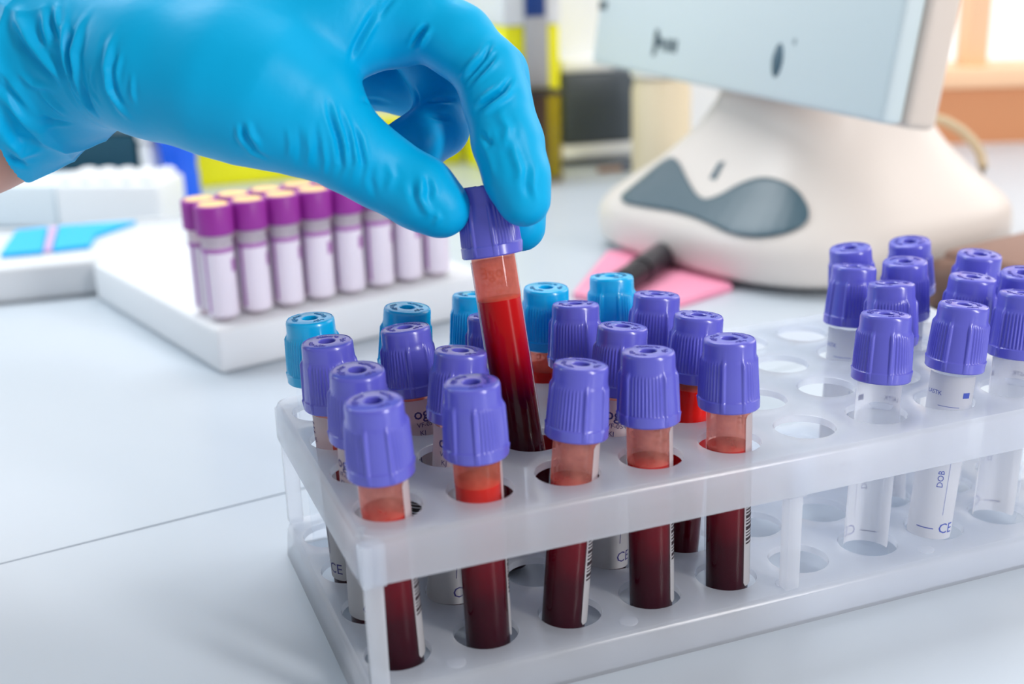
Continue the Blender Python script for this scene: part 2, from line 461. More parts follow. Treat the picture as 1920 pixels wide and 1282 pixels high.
let_teal = mesh_data('cap_lettering', *let_vf, M_teal_emb, False)
glass_me = mesh_data('tube_body', *lathe([(0.01, 0.0), (3.8, 0.15), (5.4, 0.8), (6.2, 2.0), (6.5, 4.0), (6.5, 67.0)], 48), M_glass)

def wrapcyl(vf, R):
    return xf(vf, lambda v: (R * math.sin(v[0] / R), -R * math.cos(v[0] / R), v[1]))
def sheet(w_, z0, z1, R, n=28, rc=1.2):
    vs, fs = [], []
    for k in range(n + 1):
        x = -w_ / 2 + w_ * k / n; e = min(x + w_ / 2, w_ / 2 - x)
        c = rc - math.sqrt(max(0, rc * rc - (rc - e) ** 2)) if e < rc else 0
        vs += [(x, z0 + c, 0), (x, z1 - c, 0)]
    for k in range(n): fs.append((2 * k, 2 * k + 2, 2 * k + 3, 2 * k + 1))
    return wrapcyl((vs, fs), R)
label_me = mesh_data('label', *sheet(19.0, 9.0, 60.8, 6.58), M_label)

def text_vf(body, size, x, y, rot=0.0, bold=0.0):
    cu = bpy.data.curves.new('t', 'FONT'); cu.body = body; cu.size = size; cu.align_x = 'CENTER'; cu.align_y = 'CENTER'; cu.offset = bold
    cu.resolution_u = 2
    o = bpy.data.objects.new('t', cu); COL.objects.link(o)
    bpy.context.view_layer.update()
    me = o.evaluated_get(bpy.context.evaluated_depsgraph_get()).to_mesh()
    c, s = math.cos(rot), math.sin(rot)
    vf = [(v.co.x * c - v.co.y * s + x, v.co.x * s + v.co.y * c + y, 0) for v in me.vertices], [tuple(p.vertices) for p in me.polygons]
    o.to_mesh_clear(); bpy.data.objects.remove(o); bpy.data.curves.remove(cu)
    return vf
def quad(x0, y0, x1, y1, n=4):
    vs = []; fs = []
    for k in range(n + 1):
        x = x0 + (x1 - x0) * k / n; vs += [(x, y0, 0), (x, y1, 0)]
    for k in range(n): fs.append((2 * k, 2 * k + 2, 2 * k + 3, 2 * k + 1))
    return vs, fs
RP = 6.66
barcode = []; yy = 22.0
for wdt in (0.5, 0.9, 0.35, 0.35, 1.1, 0.5, 0.35, 0.9, 0.4, 0.4, 1.0, 0.35, 0.6, 0.9, 0.35, 0.5, 1.0, 0.4, 0.4, 0.8, 0.35, 0.9):
    barcode.append(quad(-9.0, yy, -4.6, yy + wdt)); yy += wdt + 0.55
pr_bar = mesh_data('barcode', *wrapcyl(merge(*barcode), RP), M_ink_black, False)
pr_text = mesh_data('label_print', *wrapcyl(merge(
    text_vf('ogE', 4.8, -0.2, 56.6, 0, 0.06), text_vf('VF-0545', 2.1, 0.4, 53.2), text_vf('KJ', 2.1, -1.6, 50.8),
    quad(-3.2, 24, -3.0, 49, 1), quad(3.4, 17, 3.6, 40, 1), quad(-3.0, 32, 3.5, 32.15), text_vf('DOB', 2.6, 1.2, 28.5, math.pi / 2),
    text_vf('CE', 4.6, 5.4, 12.5)), RP), M_ink_navy, False)
pr_blue = mesh_data('label_print', *wrapcyl(merge(quad(3.9, 54.2, 6.3, 55.9), text_vf('LASTK', 1.9, -5.2, 55.0), quad(-3.2, 51.2, 3.2, 51.35), text_vf('CE', 4.6, 5.4, 12.5),
    text_vf('DOB', 2.6, 1.2, 28.5, math.pi / 2), quad(3.4, 17, 3.5, 40, 1), quad(-4.0, 12.2, 1.2, 12.5)), RP), M_ink_blue, False)

def liquid_me(level, m):
    return mesh_data('blood', *lathe([(0.01, 0.9), (3.8, 1.0), (5.2, 1.6), (5.85, 2.6), (6.05, 4.4), (6.05, level - 0.3), (5.9, level), (0.01, level - 0.25)], 40), m)
def film_me(level, m):
    return mesh_data('blood_film', *lathe([(6.2, level - 0.6), (6.2, 65.0)], 40), m)
_cache = {}
def cached(kind, level, m):
    k = (kind, level, m.name)
    if k not in _cache: _cache[k] = liquid_me(level, m) if kind == 'b' else film_me(level, m)
    return _cache[k]

def make_tube(name, label, group, base, top, spin, teal=False, blood=None, film=None, level=52.0, label_spin=None, pr=None, cat='tube'):
    base = Vector(base); top = Vector(top)
    t = thing(name, label, cat, base, 0, group)
    q = Vector((0, 0, 1)).rotation_difference(top - base) @ Quaternion((0, 0, 1), math.radians(spin))
    t.rotation_mode = 'QUATERNION'; t.rotation_quaternion = q
    obj('tube_body', glass_me, t)
    if blood: obj('blood', cached('b', level, blood), t)
    if film: obj('blood_film', cached('f', level, film), t)
    c = obj('cap', cap_teal if teal else cap_violet, t); c.location.z = CAP0 * S
    c['label'] = 'turquoise screw-style stopper cap' if teal else 'violet ribbed stopper cap'
    obj('cap_lettering', let_teal if teal else let_violet, c)
    if label_spin is not None:
        l = obj('label', label_me, t); l.rotation_euler.z = math.radians(label_spin - spin)
        l['label'] = 'white paper label'
        for d in (pr or ()):
            obj(d.name.split('.')[0], d, l)
    return t

ORD = ['first', 'second', 'third', 'fourth', 'fifth']
ROW = ['front row', 'second row', 'third row', 'back row']
# (column, row, cap-top pixel in the photograph, spin, level, kind, label direction)
FILL = [
 (0, 0, (700, 751), 14, 52, 'p', 116), (1, 0, (884, 717), -8, 55, 'o', 130), (2, 0, (1090, 679), 40, 50, 'p', 106), (3, 0, (1215, 657.5), 58, 51, 'p', 112), (4, 0, (1368, 634), 8, 51, 'p', 98),
 (0, 1, (670, 694), 30, 52, 'p', -60), (1, 1, (864, 654), 15, 52, 'p', -35), (3, 1, (1170, 607), 25, 52, 'p', -24), (4, 1, (1311, 587), 40, 60, 'r', 160),
 (0, 2, (613, 640), 70, 50, 'p', -110), (1, 2, (759, 611), 35, 54, 'p', 10), (2, 2, (912, 580), 55, 52, 'p', 160), (3, 2, (1081, 553.7), 52, 55, 'r', 160), (4, 2, (1246, 541), 50, 54, 'r', 160),
 (0, 3, (581, 597), 20, 30, 'c', None), (1, 3, (764, 575), 30, 52, 'p', 160), (2, 3, (899, 540), 40, 52, 'p', 160), (3, 3, (1024, 539), 55, 55, 's', 160), (4, 3, (1146.6, 516), 0, 54, 's', 160)]
EMPTY = [
 (6, 0, (1669.6, 574), -12, 150), (7, 0, (1821.7, 563), -12, -42), (8, 0, (1922, 545), 45, 160),
 (7, 1, (1661, 519.5), 55, 150), (8, 1, (1825, 518), 50, 140), (9, 1, (1921, 509.5), 40, 150),
 (7, 2, (1609, 491), 80, -48), (8, 2, (1697, 489.5), 85, 60), (9, 2, (1837.5, 475.6), 30, 150),
 (8, 3, (1594, 462), 90, 150), (9, 3, (1700.6, 450.7), 20, 150)]
def seat(i, j, pix):
    h = np.array([i * PITCH, j * PITCH]); T = unp(pix[0], pix[1], CAPT - 0.2)
    d = T[:2] - h; n = np.linalg.norm(d)
    lim = 6.3
    if n > lim: d = d * lim / n
    k = 52.0
    return (h[0] - d[0] * 31 / 51, h[1] - d[1] * 31 / 51, 0.25), (h[0] + d[0], h[1] + d[1], CAPT)
for i, j, pix, spin, lev, kd, ls in FILL:
    b, tp = seat(i, j, pix); teal = j == 3
    bl = {'p': M_blood, 'o': M_blood, 's': M_blood_red, 'r': M_blood_red, 'c': None}[kd]; fl = {'p': M_film, 'o': M_film_red, 's': M_film_red, 'r': M_film_red, 'c': None}[kd]
    capn = 'turquoise-capped' if teal else 'violet-capped'
    what = 'clear empty tube' if kd == 'c' else 'blood tube'
    pr = None
    if ls is not None: pr = (pr_bar, pr_text)
    make_tube('blood_tube', f"{capn} {what} in the rack's {ROW[j]}, {ORD[i]} from its left end", 'filled blood tubes in the left half of the rack', b, tp, spin, teal, bl, fl, lev, ls, pr)
NAMES = {(6, 0): 'front row, standing just right of the empty hole', (7, 0): 'front row, leaning right, blue square on label', (8, 0): 'front row, cut by the right edge of the photo',
 (7, 1): 'second row, directly behind the leftmost empty tube', (8, 1): 'second row, behind the tube with the blue square', (9, 1): 'second row, at the right edge of the photo',
 (7, 2): 'third row, leftmost, with small blue square on label', (8, 2): 'third row, second from its left', (9, 2): 'third row, last before the right end',
 (8, 3): 'back row, left one of two', (9, 3): 'back row, right one of two by the corner'}
for i, j, pix, spin, ls in EMPTY:
    b, tp = seat(i, j, pix)
    make_tube('empty_tube', f"empty violet-capped tube in the rack's {NAMES[(i, j)]}", 'empty tubes in the right half of the rack', b, tp, spin, False, None, None, 0, ls, (pr_blue,))
# the tube held by the hand
HB = np.array([48.2, 26.0, 43.6]); d_ = RM.T @ np.array([(903 - 960) / F, -(346 - 641) / F, 1.0]); d_ /= np.linalg.norm(d_)
oc = CAM - HB; bq = oc @ d_; cq = oc @ oc - 82.0 ** 2; disc = bq * bq - cq
HT = CAM + (-bq + math.sqrt(max(disc, 0))) * d_
HT = HB + (HT - HB) / np.linalg.norm(HT - HB) * 82.0
print('held', HB, HT, disc, ((HT - HB) / 82) @ d_, 'depth', RM[2] @ (HT - CAM), RM[2] @ (HB - CAM))
make_tube('blood_tube', 'tilted violet-capped blood tube pinched between the gloved fingers', None, HB, HT, -3, False, M_blood_held, M_film_red, 50, 172, (pr_bar, pr_text))

# ------------------------------------------------------------------ gloved hand
HS = 0.953                     # hand size factor applied to the joint table below
def cpt(px, py, d): d = d * HS; return np.array([(px - 960) / F * d, -(py - 641) / F * d, d])
def cap_sdf(X, Y, Z, a, b, ra, rb):
    ab = b - a; L2 = ab @ ab
    t = ((X - a[0]) * ab[0] + (Y - a[1]) * ab[1] + (Z - a[2]) * ab[2]) / L2
    np.clip(t, 0, 1, out=t)
    dx = X - a[0] - t * ab[0]; dy = Y - a[1] - t * ab[1]; dz = Z - a[2] - t * ab[2]
    return np.sqrt(dx * dx + dy * dy + dz * dz) - HS * (ra + (rb - ra) * t)
def smin(a, b, k):
    h = np.clip(0.5 + 0.5 * (b - a) / k, 0, 1)
    return b + (a - b) * h - k * h * (1 - h)
def chain(X, Y, Z, pts, k=3.0):
    d = None
    for (p, q) in zip(pts[:-1], pts[1:]):
        c = cap_sdf(X, Y, Z, cpt(*p[:3]), cpt(*q[:3]), p[3], q[3])
        d = c if d is None else smin(d, c, k)
    return d
PALM = [
 ([(150, 95, 362, 20), (300, 118, 352, 21), (420, 150, 347, 21), (500, 178, 346, 19.5), (575, 215, 347, 16)], 6),      # thumb base
 ([(150, 60, 372, 19), (400, 10, 362, 18), (670, -30, 358, 14.0)], 12),     # index metacarpal
 ([(150, 40, 392, 18), (400, -30, 385, 15), (690, -45, 377, 12.5)], 12),
 ([(150, 50, 402, 17), (400, -20, 402, 15), (672, -25, 396, 12)], 12),
 ([(150, 70, 404, 17), (400, 30, 415, 15), (610, 60, 414, 11.5)], 12),
 ([(480, 70, 352, 15), (640, 45, 356, 14), (735, 62, 360, 10.5)], 12),    # web between thumb and index
]
THUMB = [(500, 178, 346, 18.5), (575, 218, 347, 15.5), (655, 280, 350, 11.8), (715, 320, 354, 10.6), (786, 361, 354, 10.2), (826, 390, 354, 8.8)]
INDEX = [(670, -30, 357, 13.0), (780, 32, 356, 10.8), (858, 76, 355, 10.2), (916, 134, 352, 9.4), (932, 190, 350, 9.3), (951, 265, 348, 9.6), (969, 330, 347, 9.0), (982, 374, 347, 7.8)]
MIDDLE = [(690, -45, 377, 12.0), (860, 80, 376, 10.0), (930, 140, 377, 9.4), (962, 270, 380, 9.2), (972, 360, 380, 8.8), (976, 424, 378, 7.9)]
RING = [(672, -25, 396, 11.5), (800, 100, 399, 9.8), (836, 172, 400, 9.4), (823, 238, 396, 9.4), (780, 270, 391, 9.0), (745, 282, 388, 8.2)]
LITTLE = [(610, 60, 414, 11.0), (690, 150, 414, 9.4), (760, 165, 414, 8.8), (815, 175, 410, 8.4), (838, 205, 404, 7.8)]
CUFF = [(170, 100, 372, 23), (60, 130, 376, 26.5), (-30, 165, 379, 29.5), (-120, 200, 382, 30)]
H = 0.8
lo = np.array([-152.0, 22.0, 318.0]) * HS; hi = np.array([18.0, 136.0, 440.0]) * HS
gx = np.arange(lo[0], hi[0], H); gy = np.arange(lo[1], hi[1], H); gz = np.arange(lo[2], hi[2], H)
Xg, Yg, Zg = np.meshgrid(gx, gy, gz, indexing='ij', sparse=False)
Xg = Xg.astype(np.float32); Yg = Yg.astype(np.float32); Zg = Zg.astype(np.float32)
D = None
for pts, k in PALM:
    c = chain(Xg, Yg, Zg, pts, 6.0)
    D = c if D is None else smin(D, c, k)
c = chain(Xg, Yg, Zg, CUFF, 8.0)
back = cap_sdf(Xg, Yg, Zg, cpt(150, 70, 398), cpt(-120, 170, 404), 20, 28)
top_ = cap_sdf(Xg, Yg, Zg, cpt(150, 50, 376), cpt(-140, 60, 384), 20, 27)
D = smin(D, smin(smin(c, back, 14), top_, 10), 9)
D = smin(D, chain(Xg, Yg, Zg, THUMB, 4), 5)
for ch, k in ((INDEX, 5), (MIDDLE, 4), (RING, 4), (LITTLE, 4)):
    D = smin(D, chain(Xg, Yg, Zg, ch, 3.5), k if ch is INDEX else 2.5)
# cuff end: cut the sleeve open just outside the frame's edge
ce = cpt(2, 330, 368); cn = cpt(-120, 200, 385) - cpt(60, 130, 378); cn /= np.linalg.norm(cn)
cut = (Xg - ce[0]) * cn[0] + (Yg - ce[1]) * cn[1] + (Zg - ce[2]) * cn[2]
D = np.maximum(D, cut.astype(np.float32))
D = D.astype(np.float32)
ins = D < 0
nx, ny, nz = D.shape
corner = [(a, b, c) for a in (0, 1) for b in (0, 1) for c in (0, 1)]
cnt = np.zeros((nx - 1, ny - 1, nz - 1), np.int8)
for a, b, c in corner: cnt += ins[a:nx - 1 + a, b:ny - 1 + b, c:nz - 1 + c]
act = (cnt > 0) & (cnt < 8)
ci = np.argwhere(act)
vid = -np.ones(act.shape, np.int32); vid[act] = np.arange(len(ci))
acc = np.zeros((len(ci), 3)); num = np.zeros(len(ci))
for p in corner:
    for ax in range(3):
        if p[ax] == 1: continue
        q = list(p); q[ax] = 1
        va = D[ci[:, 0] + p[0], ci[:, 1] + p[1], ci[:, 2] + p[2]]; vb = D[ci[:, 0] + q[0], ci[:, 1] + q[1], ci[:, 2] + q[2]]
        cr = (va < 0) != (vb < 0); t = np.where(cr, va / np.where(cr, va - vb, 1), 0)
        pos = np.array(p, float)[None, :].repeat(len(ci), 0); pos[:, ax] += t
        acc[cr] += pos[cr]; num[cr] += 1
HV = lo + (ci + acc / num[:, None]) * H
quads = []
for ax in range(3):
    o1, o2 = [(1, 2), (2, 0), (0, 1)][ax]
    sl0 = [slice(None)] * 3; sl1 = [slice(None)] * 3
    sl0[ax] = slice(0, -1); sl1[ax] = slice(1, None)
    ch = ins[tuple(sl0)] != ins[tuple(sl1)]
    e = np.argwhere(ch); e = e[(e[:, o1] > 0) & (e[:, o2] > 0) & (e[:, o1] < D.shape[o1] - 1) & (e[:, o2] < D.shape[o2] - 1)]
    flip = ins[e[:, 0], e[:, 1], e[:, 2]]
    def vv(d1, d2):
        k = e.copy(); k[:, o1] += d1; k[:, o2] += d2
        return vid[k[:, 0], k[:, 1], k[:, 2]]
    Q = np.stack([vv(-1, -1), vv(0, -1), vv(0, 0), vv(-1, 0)], 1)
    Q[~flip] = Q[~flip][:, ::-1]
    quads.append(Q)
HQ = np.concatenate(quads)
# light smoothing of the net
def smooth_net(V, Q, it, lam=0.5):
    E = np.concatenate([Q[:, [0, 1]], Q[:, [1, 2]], Q[:, [2, 3]], Q[:, [3, 0]]]); E = np.concatenate([E, E[:, ::-1]])
    deg = np.bincount(E[:, 0], minlength=len(V))[:, None]
    for _ in range(it):
        s = np.stack([np.bincount(E[:, 0], weights=V[E[:, 1], k], minlength=len(V)) for k in range(3)], 1)
        V = V + lam * (s / np.maximum(deg, 1) - V)
    return V
HV = smooth_net(HV, HQ, 4)
def vnormals(V, Q):
    n = np.cross(V[Q[:, 2]] - V[Q[:, 0]], V[Q[:, 3]] - V[Q[:, 1]]); N = np.zeros_like(V)
    for k in range(4):
        for a in range(3): N[:, a] += np.bincount(Q[:, k], weights=n[:, a], minlength=len(V))
    return N / np.maximum(np.linalg.norm(N, axis=1)[:, None], 1e-9)
def subdiv(V, Q):
    n = len(V); E = np.concatenate([Q[:, [0, 1]], Q[:, [1, 2]], Q[:, [2, 3]], Q[:, [3, 0]]]); E = np.sort(E, 1)
    key = E[:, 0].astype(np.int64) * n + E[:, 1]; uk, inv_ = np.unique(key, return_inverse=True)
    mid = 0.5 * (V[uk // n] + V[uk % n]); cen = V[Q].mean(1); m = len(Q)
    e = inv_.reshape(4, m) + n; c = np.arange(m) + n + len(uk)
    NQ = np.concatenate([np.stack([Q[:, k], e[k], c, e[(k + 3) % 4]], 1) for k in range(4)])
    return np.concatenate([V, mid, cen]), NQ
HV, HQ = subdiv(HV, HQ)
HV = smooth_net(HV, HQ, 3)
HN = vnormals(HV, HQ)
bvh = BVHTree.FromPolygons([tuple(v) for v in HV], [tuple(int(i) for i in q) for q in HQ])
def on_hand(px, py):
    d = Vector(cpt(px, py, 1.0)).normalized()
    h = bvh.ray_cast(Vector((0, 0, 0)), d, 1000)
    return None if h[0] is None else np.array(h[0])
# folds in the glove: (pixel polyline, height mm (+ ridge, - groove), half width mm)
FOLDS = [
 ([(30, 0), (33, 40), (62, 88), (100, 130), (135, 172)], 2.0, 3.0),
 ([(0, 165), (35, 205), (75, 245), (97, 285)], 1.8, 3.2),
 ([(0, 130), (8, 165), (40, 205), (85, 255)], -1.4, 2.2),
 ([(18, 30), (45, 85), (90, 135), (118, 170)], -1.3, 2.0),
 ([(120, 0), (121, 60), (124, 115), (140, 165), (175, 238)], 1.6, 2.0),
 ([(128, 20), (130, 90), (138, 145), (160, 200)], -1.2, 1.2),
 ([(178, 0), (150, 50), (138, 100), (143, 150), (165, 200), (190, 236)], 1.5, 1.8),
 ([(150, 150), (165, 190), (185, 228)], -1.2, 1.3),
 ([(222, 50), (205, 85), (199, 125), (205, 165), (225, 205), (250, 234)], 1.3, 1.6),
 ([(208, 135), (214, 170), (232, 205)], -1.0, 1.2),
 ([(80, 0), (84, 50), (90, 85), (115, 100)], 1.0, 2.2),
 ([(88, 0), (96, 55), (110, 85)], -0.9, 1.6), ([(104, 0), (108, 40), (114, 60)], 0.9, 1.3),
 ([(228, 90), (219, 130), (217, 165)], 0.6, 1.0), ([(248, 130), (247, 170), (252, 200)], 0.5, 1.0),
 ([(175, 120), (172, 150), (180, 185)], 0.5, 1.0), ([(160, 130), (170, 170), (190, 205)], 0.6, 1.0),
 ([(25, 130), (60, 160), (110, 170)], 0.7, 1.6), ([(60, 160), (95, 195), (130, 225)], 0.7, 1.6), ([(55, 215), (100, 232), (140, 232)], -0.8, 1.4),
 ([(0, 210), (30, 262), (60, 268)], -1.2, 2.5), ([(5, 290), (35, 305), (58, 318)], -0.9, 1.5), ([(0, 250), (40, 290), (90, 285)], 0.9, 2.5),
 # thumb
 ([(612, 175), (618, 215), (633, 260), (640, 310), (628, 345)], -0.8, 1.2), ([(624, 180), (632, 225), (648, 275), (652, 330)], 0.7, 1.2),
 ([(648, 215), (672, 260), (682, 310), (672, 360)], -0.7, 1.2), ([(636, 190), (658, 240), (668, 300), (655, 350)], 0.55, 1.1),
 ([(590, 220), (596, 270), (592, 325)], -0.5, 1.1), ([(575, 230), (580, 280), (575, 320)], 0.5, 1.1), ([(558, 225), (562, 275), (558, 315)], -0.45, 1.1),
 ([(538, 230), (543, 270), (540, 305)], 0.4, 1.1), ([(450, 225), (458, 255), (478, 285), (510, 302)], -0.8, 1.2), ([(462, 220), (470, 250), (490, 280)], 0.7, 1.3),
 ([(445, 225), (448, 255), (460, 280)], 0.5, 1.1), ([(604, 250), (610, 300), (606, 335)], 0.5, 1.0),
 ([(700, 300), (695, 335), (705, 380)], -0.45, 1.4), ([(725, 300), (735, 330), (722, 370)], 0.4, 1.6),
 ([(782, 312), (790, 340), (786, 370), (805, 400), (803, 420)], 0.7, 1.8), ([(796, 325), (806, 355), (800, 385)], -0.6, 1.5), ([(770, 330), (776, 365), (790, 400)], -0.5, 1.6),
 ([(815, 390), (822, 410), (812, 428)], 0.45, 1.3),
 # index
 ([(866, 158), (885, 135), (908, 108), (926, 72)], -1.7, 1.15), ([(872, 168), (893, 142), (915, 118), (935, 92)], -1.7, 1.15), ([(858, 150), (880, 122), (902, 98)], 0.5, 1.1),
 ([(884, 212), (910, 192), (940, 170), (966, 138)], -1.7, 1.15), ([(893, 222), (920, 200), (948, 180), (970, 155)], 0.6, 1.2), ([(880, 200), (905, 182), (935, 160)], 0.5, 1.0),
 ([(768, 95), (785, 68), (805, 40)], -1.7, 1.15), ([(780, 100), (795, 72), (812, 48)], 0.5, 1.2),
 ([(705, 45), (725, 10), (745, -10)], -0.6, 1.2), ([(648, 130), (668, 85), (695, 35), (720, 0)], -0.9, 1.6), ([(660, 120), (685, 70), (712, 25)], 0.5, 1.5),
 ([(935, 190), (940, 220), (952, 240), (945, 270), (920, 268)], 0.6, 1.8), ([(958, 240), (962, 280), (975, 320), (980, 360)], 0.6, 1.8), ([(990, 300), (984, 340), (992, 380)], -0.5, 1.6),
 ([(895, 245), (915, 268), (925, 262)], -0.7, 1.4), ([(1005, 300), (1000, 350), (1008, 385)], 0.4, 1.3), ([(900, 260), (918, 300), (930, 345)], 0.4, 1.8),
 # curled fingers
 ([(790, 192), (825, 188), (862, 190)], -0.8, 1.2), ([(795, 215), (825, 222), (850, 226)], -0.5, 1.2), ([(775, 160), (783, 180), (787, 200)], -0.5, 1.0), ([(660, 190), (700, 188), (740, 195)], -0.5, 1.4),
]
disp = np.zeros(len(HV))
for poly, amp, hw in FOLDS:
    dense = []
    for a, b in zip(poly[:-1], poly[1:]):
        for k in range(6): dense.append((a[0] + (b[0] - a[0]) * k / 6, a[1] + (b[1] - a[1]) * k / 6))
    dense.append(poly[-1])
    P3 = [on_hand(*q) for q in dense]
    n_ = len(P3)
    best = np.full(len(HV), 1e9); wt = np.zeros(len(HV))
    allp = [p for p in P3 if p is not None]
    if len(allp) < 2: continue
    A_ = np.array(allp); sel = np.where(((HV > A_.min(0) - 4 * hw) & (HV < A_.max(0) + 4 * hw)).all(1))[0]
    if len(sel) == 0: continue
    Vs = HV[sel]; bb = np.full(len(sel), 1e9); ww = np.zeros(len(sel))
    for k in range(n_ - 1):
        if P3[k] is None or P3[k + 1] is None: continue
        a, b = P3[k], P3[k + 1]
        if np.linalg.norm(b - a) > 12: continue
        ab = b - a; t = np.clip(((Vs - a) @ ab) / max(ab @ ab, 1e-9), 0, 1); dd = np.linalg.norm(Vs - a - t[:, None] * ab, axis=1)
        u = (k + t) / (n_ - 1); fade = np.clip(np.minimum(u, 1 - u) / 0.42, 0, 1); fade = fade * fade * (3 - 2 * fade)
        m_ = dd < bb; bb[m_] = dd[m_]; ww[m_] = fade[m_]
    w_ = hw * 0.62
    pr_ = np.exp(-(bb / w_) ** 2) - 0.30 * np.exp(-((bb - 2.0 * w_) / (1.1 * w_)) ** 2)
    disp[sel] += amp * 1.05 * ww * pr_
# loose, crumpled sleeve of the glove: sharp criss-cross ridges that die out towards the palm
ax_ = cpt(-120, 200, 380) - cpt(250, 90, 365); ax_ /= np.linalg.norm(ax_)
sa = (HV - cpt(250, 90, 365)) @ ax_; sb = HV[:, 1] * 0.6 + HV[:, 2] * 0.5
def ridge(ph): return (1 - np.abs(np.sin(ph))) ** 2.2
m_ = np.clip((sa - 3) / 14, 0, 1)
disp += m_ * (0.95 * ridge(0.19 * sa + 0.10 * sb + 1.1 * np.sin(0.11 * sb + 0.5) + 0.5 * np.sin(0.21 * sa)) + 0.6 * ridge(0.13 * sa - 0.21 * sb + 0.8 * np.sin(0.17 * sa + 1.0)) - 0.45)
HV = HV + HN * disp[:, None]
HV = smooth_net(HV, HQ, 2, 0.4)
HW = CAM + HV @ RM
hand = thing('person', "gloved left hand and wrist reaching in from the upper left", 'person', tuple(at(100, 100, 372)))
hand.location = (0, 0, 0)
gl = add('glove', [tuple(v) for v in HW], [tuple(int(i) for i in q) for q in HQ], M_glove, hand, auto=None)
gl['label'] = 'bright blue nitrile glove with wrinkled cuff'
fore = [(230, 95, 378), (120, 118, 381), (30, 165, 383), (-60, 205, 386), (-250, 275, 392), (-520, 380, 402), (-900, 520, 420)]
sk = add('forearm', *sweep([CAM + RM.T @ cpt(*q) for q in fore], [q * HS for q in (15, 22, 26.5, 27.5, 30, 34, 40)], 32), M_skin, hand)
sk['label'] = 'bare skin of the forearm below the cuff'

# ------------------------------------------------------------------ foam block with purple-capped tubes
ex = np.array([math.cos(math.radians(15)), math.sin(math.radians(15)), 0]); ey = np.array([-ex[1], ex[0], 0])
TO = np.array([-2.0, 281.0, 0])
def tray(vf): return frame(vf, TO, ex, ey)
tr_ = thing('foam_block', 'low white foam block under the purple-capped tubes', 'foam block')
add('block', *tray(rbox(-4, -3, 0.2, 152, 172, 22, 2.5, 3)), M_foam, tr_)
M_pcap = mat('purple_cap', (150, 40, 150), 0.45); M_stop = mat('peach_stopper', (250, 205, 140), 0.5)
M_plabel = mat('whitish_label', (230, 220, 233), 0.5); M_pline = mat('purple_print', (170, 105, 175), 0.5)
pt_body = mesh_data('tube_body', *lathe([(0.01, 0), (4, 0.5), (6.4, 2.2), (7.2, 5), (7.2, 46)], 32), film_mat('frosty_tube', (240, 232, 242), 0.8, 0.92))
pt_cap = mesh_data('cap', *lathe([(7.3, 42.0), (8.6, 42.0), (8.8, 42.6), (8.8, 54.6), (8.4, 55.6), (7.4, 55.8), (7.2, 55.0), (6.9, 55.0)], 36), M_pcap)
pt_stop = mesh_data('stopper', *lathe([(7.2, 54.6), (6.6, 56.0), (3.4, 56.2), (2.6, 55.0), (0.01, 54.8)], 32), M_stop)
pt_label = mesh_data('label', *sheet(34, 3.0, 36.0, 7.28, 32), M_plabel)
pt_print = mesh_data('label_print', *wrapcyl(merge(quad(-9.0, 5.0, -7.4, 35.0), quad(-17, 33.5, 17, 35.8, 30), quad(5, 24, 9, 30)), 7.34), M_pline)
ORD8 = ['first', 'second', 'third', 'fourth', 'fifth', 'sixth', 'seventh', 'eighth']
for r_ in range(2):
    for k in range(8):
        p_ = TO + ex * (6.5 + 17.2 * k + 0.5 * r_) + ey * (11.5 + 17.2 * r_)
        t = thing('sample_tube', f"purple-capped frosted tube on the foam block, {['front','rear'][r_]} row, {ORD8[k]} from the left", 'tube', (p_[0], p_[1], 22.1), rng.uniform(-0.25, 0.25), 'purple-capped tubes on the foam block')
        obj('tube_body', pt_body, t); c = obj('cap', pt_cap, t); obj('stopper', pt_stop, c)
        l = obj('label', pt_label, t); obj('label_print', pt_print, l)

# ------------------------------------------------------------------ left background
M_gslab = mat('light_grey_plastic', (212, 216, 220), 0.5)
gs = thing('storage_tray', 'light grey low tray at the far left holding blue pads', 'tray')
gu = np.array([0.995, -0.10, 0]); gv = np.array([0.10, 0.995, 0]); GO = np.array([-260.0, 476.0, 0])
add('tray_body', *frame(rbox(0, 0, 0.2, 272, 104, 21, 3, 3), GO, gu, gv), M_gslab, gs)
add('tray_rim', *frame(rbox(2, 98, 20, 270, 103, 23, 1.2), GO, gu, gv), M_gslab, gs)
M_cyan = mat('cyan_plastic', (0, 180, 240), 0.5); M_pinkstrip = mat('lilac_plastic', (205, 175, 220), 0.5)
def pad(name, px, lab, m, z=21.2, h=2.5, cat='pad', grp=None):
    tag(add(name, *prism([tuple(unp(x, y, z)[:2]) for x, y in px], z, z + h), m, smooth=False), lab, cat, grp)
pad('blue_pad', [(2, 484), (80, 477), (90, 432), (32, 438)], 'flat cyan-blue pad lying left of the lilac strip', M_cyan, grp='blue pads in the storage tray')
pad('blue_pad', [(100, 474), (168, 466), (180, 446), (255, 420), (112, 430)], 'flat cyan-blue pad lying right of the lilac strip', M_cyan, grp='blue pads in the storage tray')
pad('lilac_strip', [(83, 476), (97, 474), (108, 431), (94, 432)], 'narrow lilac strip between the two cyan pads', M_pinkstrip, cat='strip')
wbx = thing('white_box', 'white pipette-tip box with a row of rounded tops in the left background', 'box')
WU = np.array([0.875, -0.484, 0]); WV = np.array([0.484, 0.875, 0]); WB = np.array([-64.0, 661.0, 0])
add('box_body', *frame(rbox(0, 0, 0.2, 80, 48, 33, 3, 3), WB, WU, WV), M_white, wbx)
for k in range(5):
    for q in range(3):
        add('tip', *frame(xf(lathe([(7, 32.8), (7, 36.0), (5.5, 38.1), (3, 38.8), (0.01, 39)], 20), lambda v, k=k, q=q: (v[0] + 9 + 15.4 * k, v[1] + 9 + 15 * q, v[2])), WB, WU, WV), M_white, wbx)
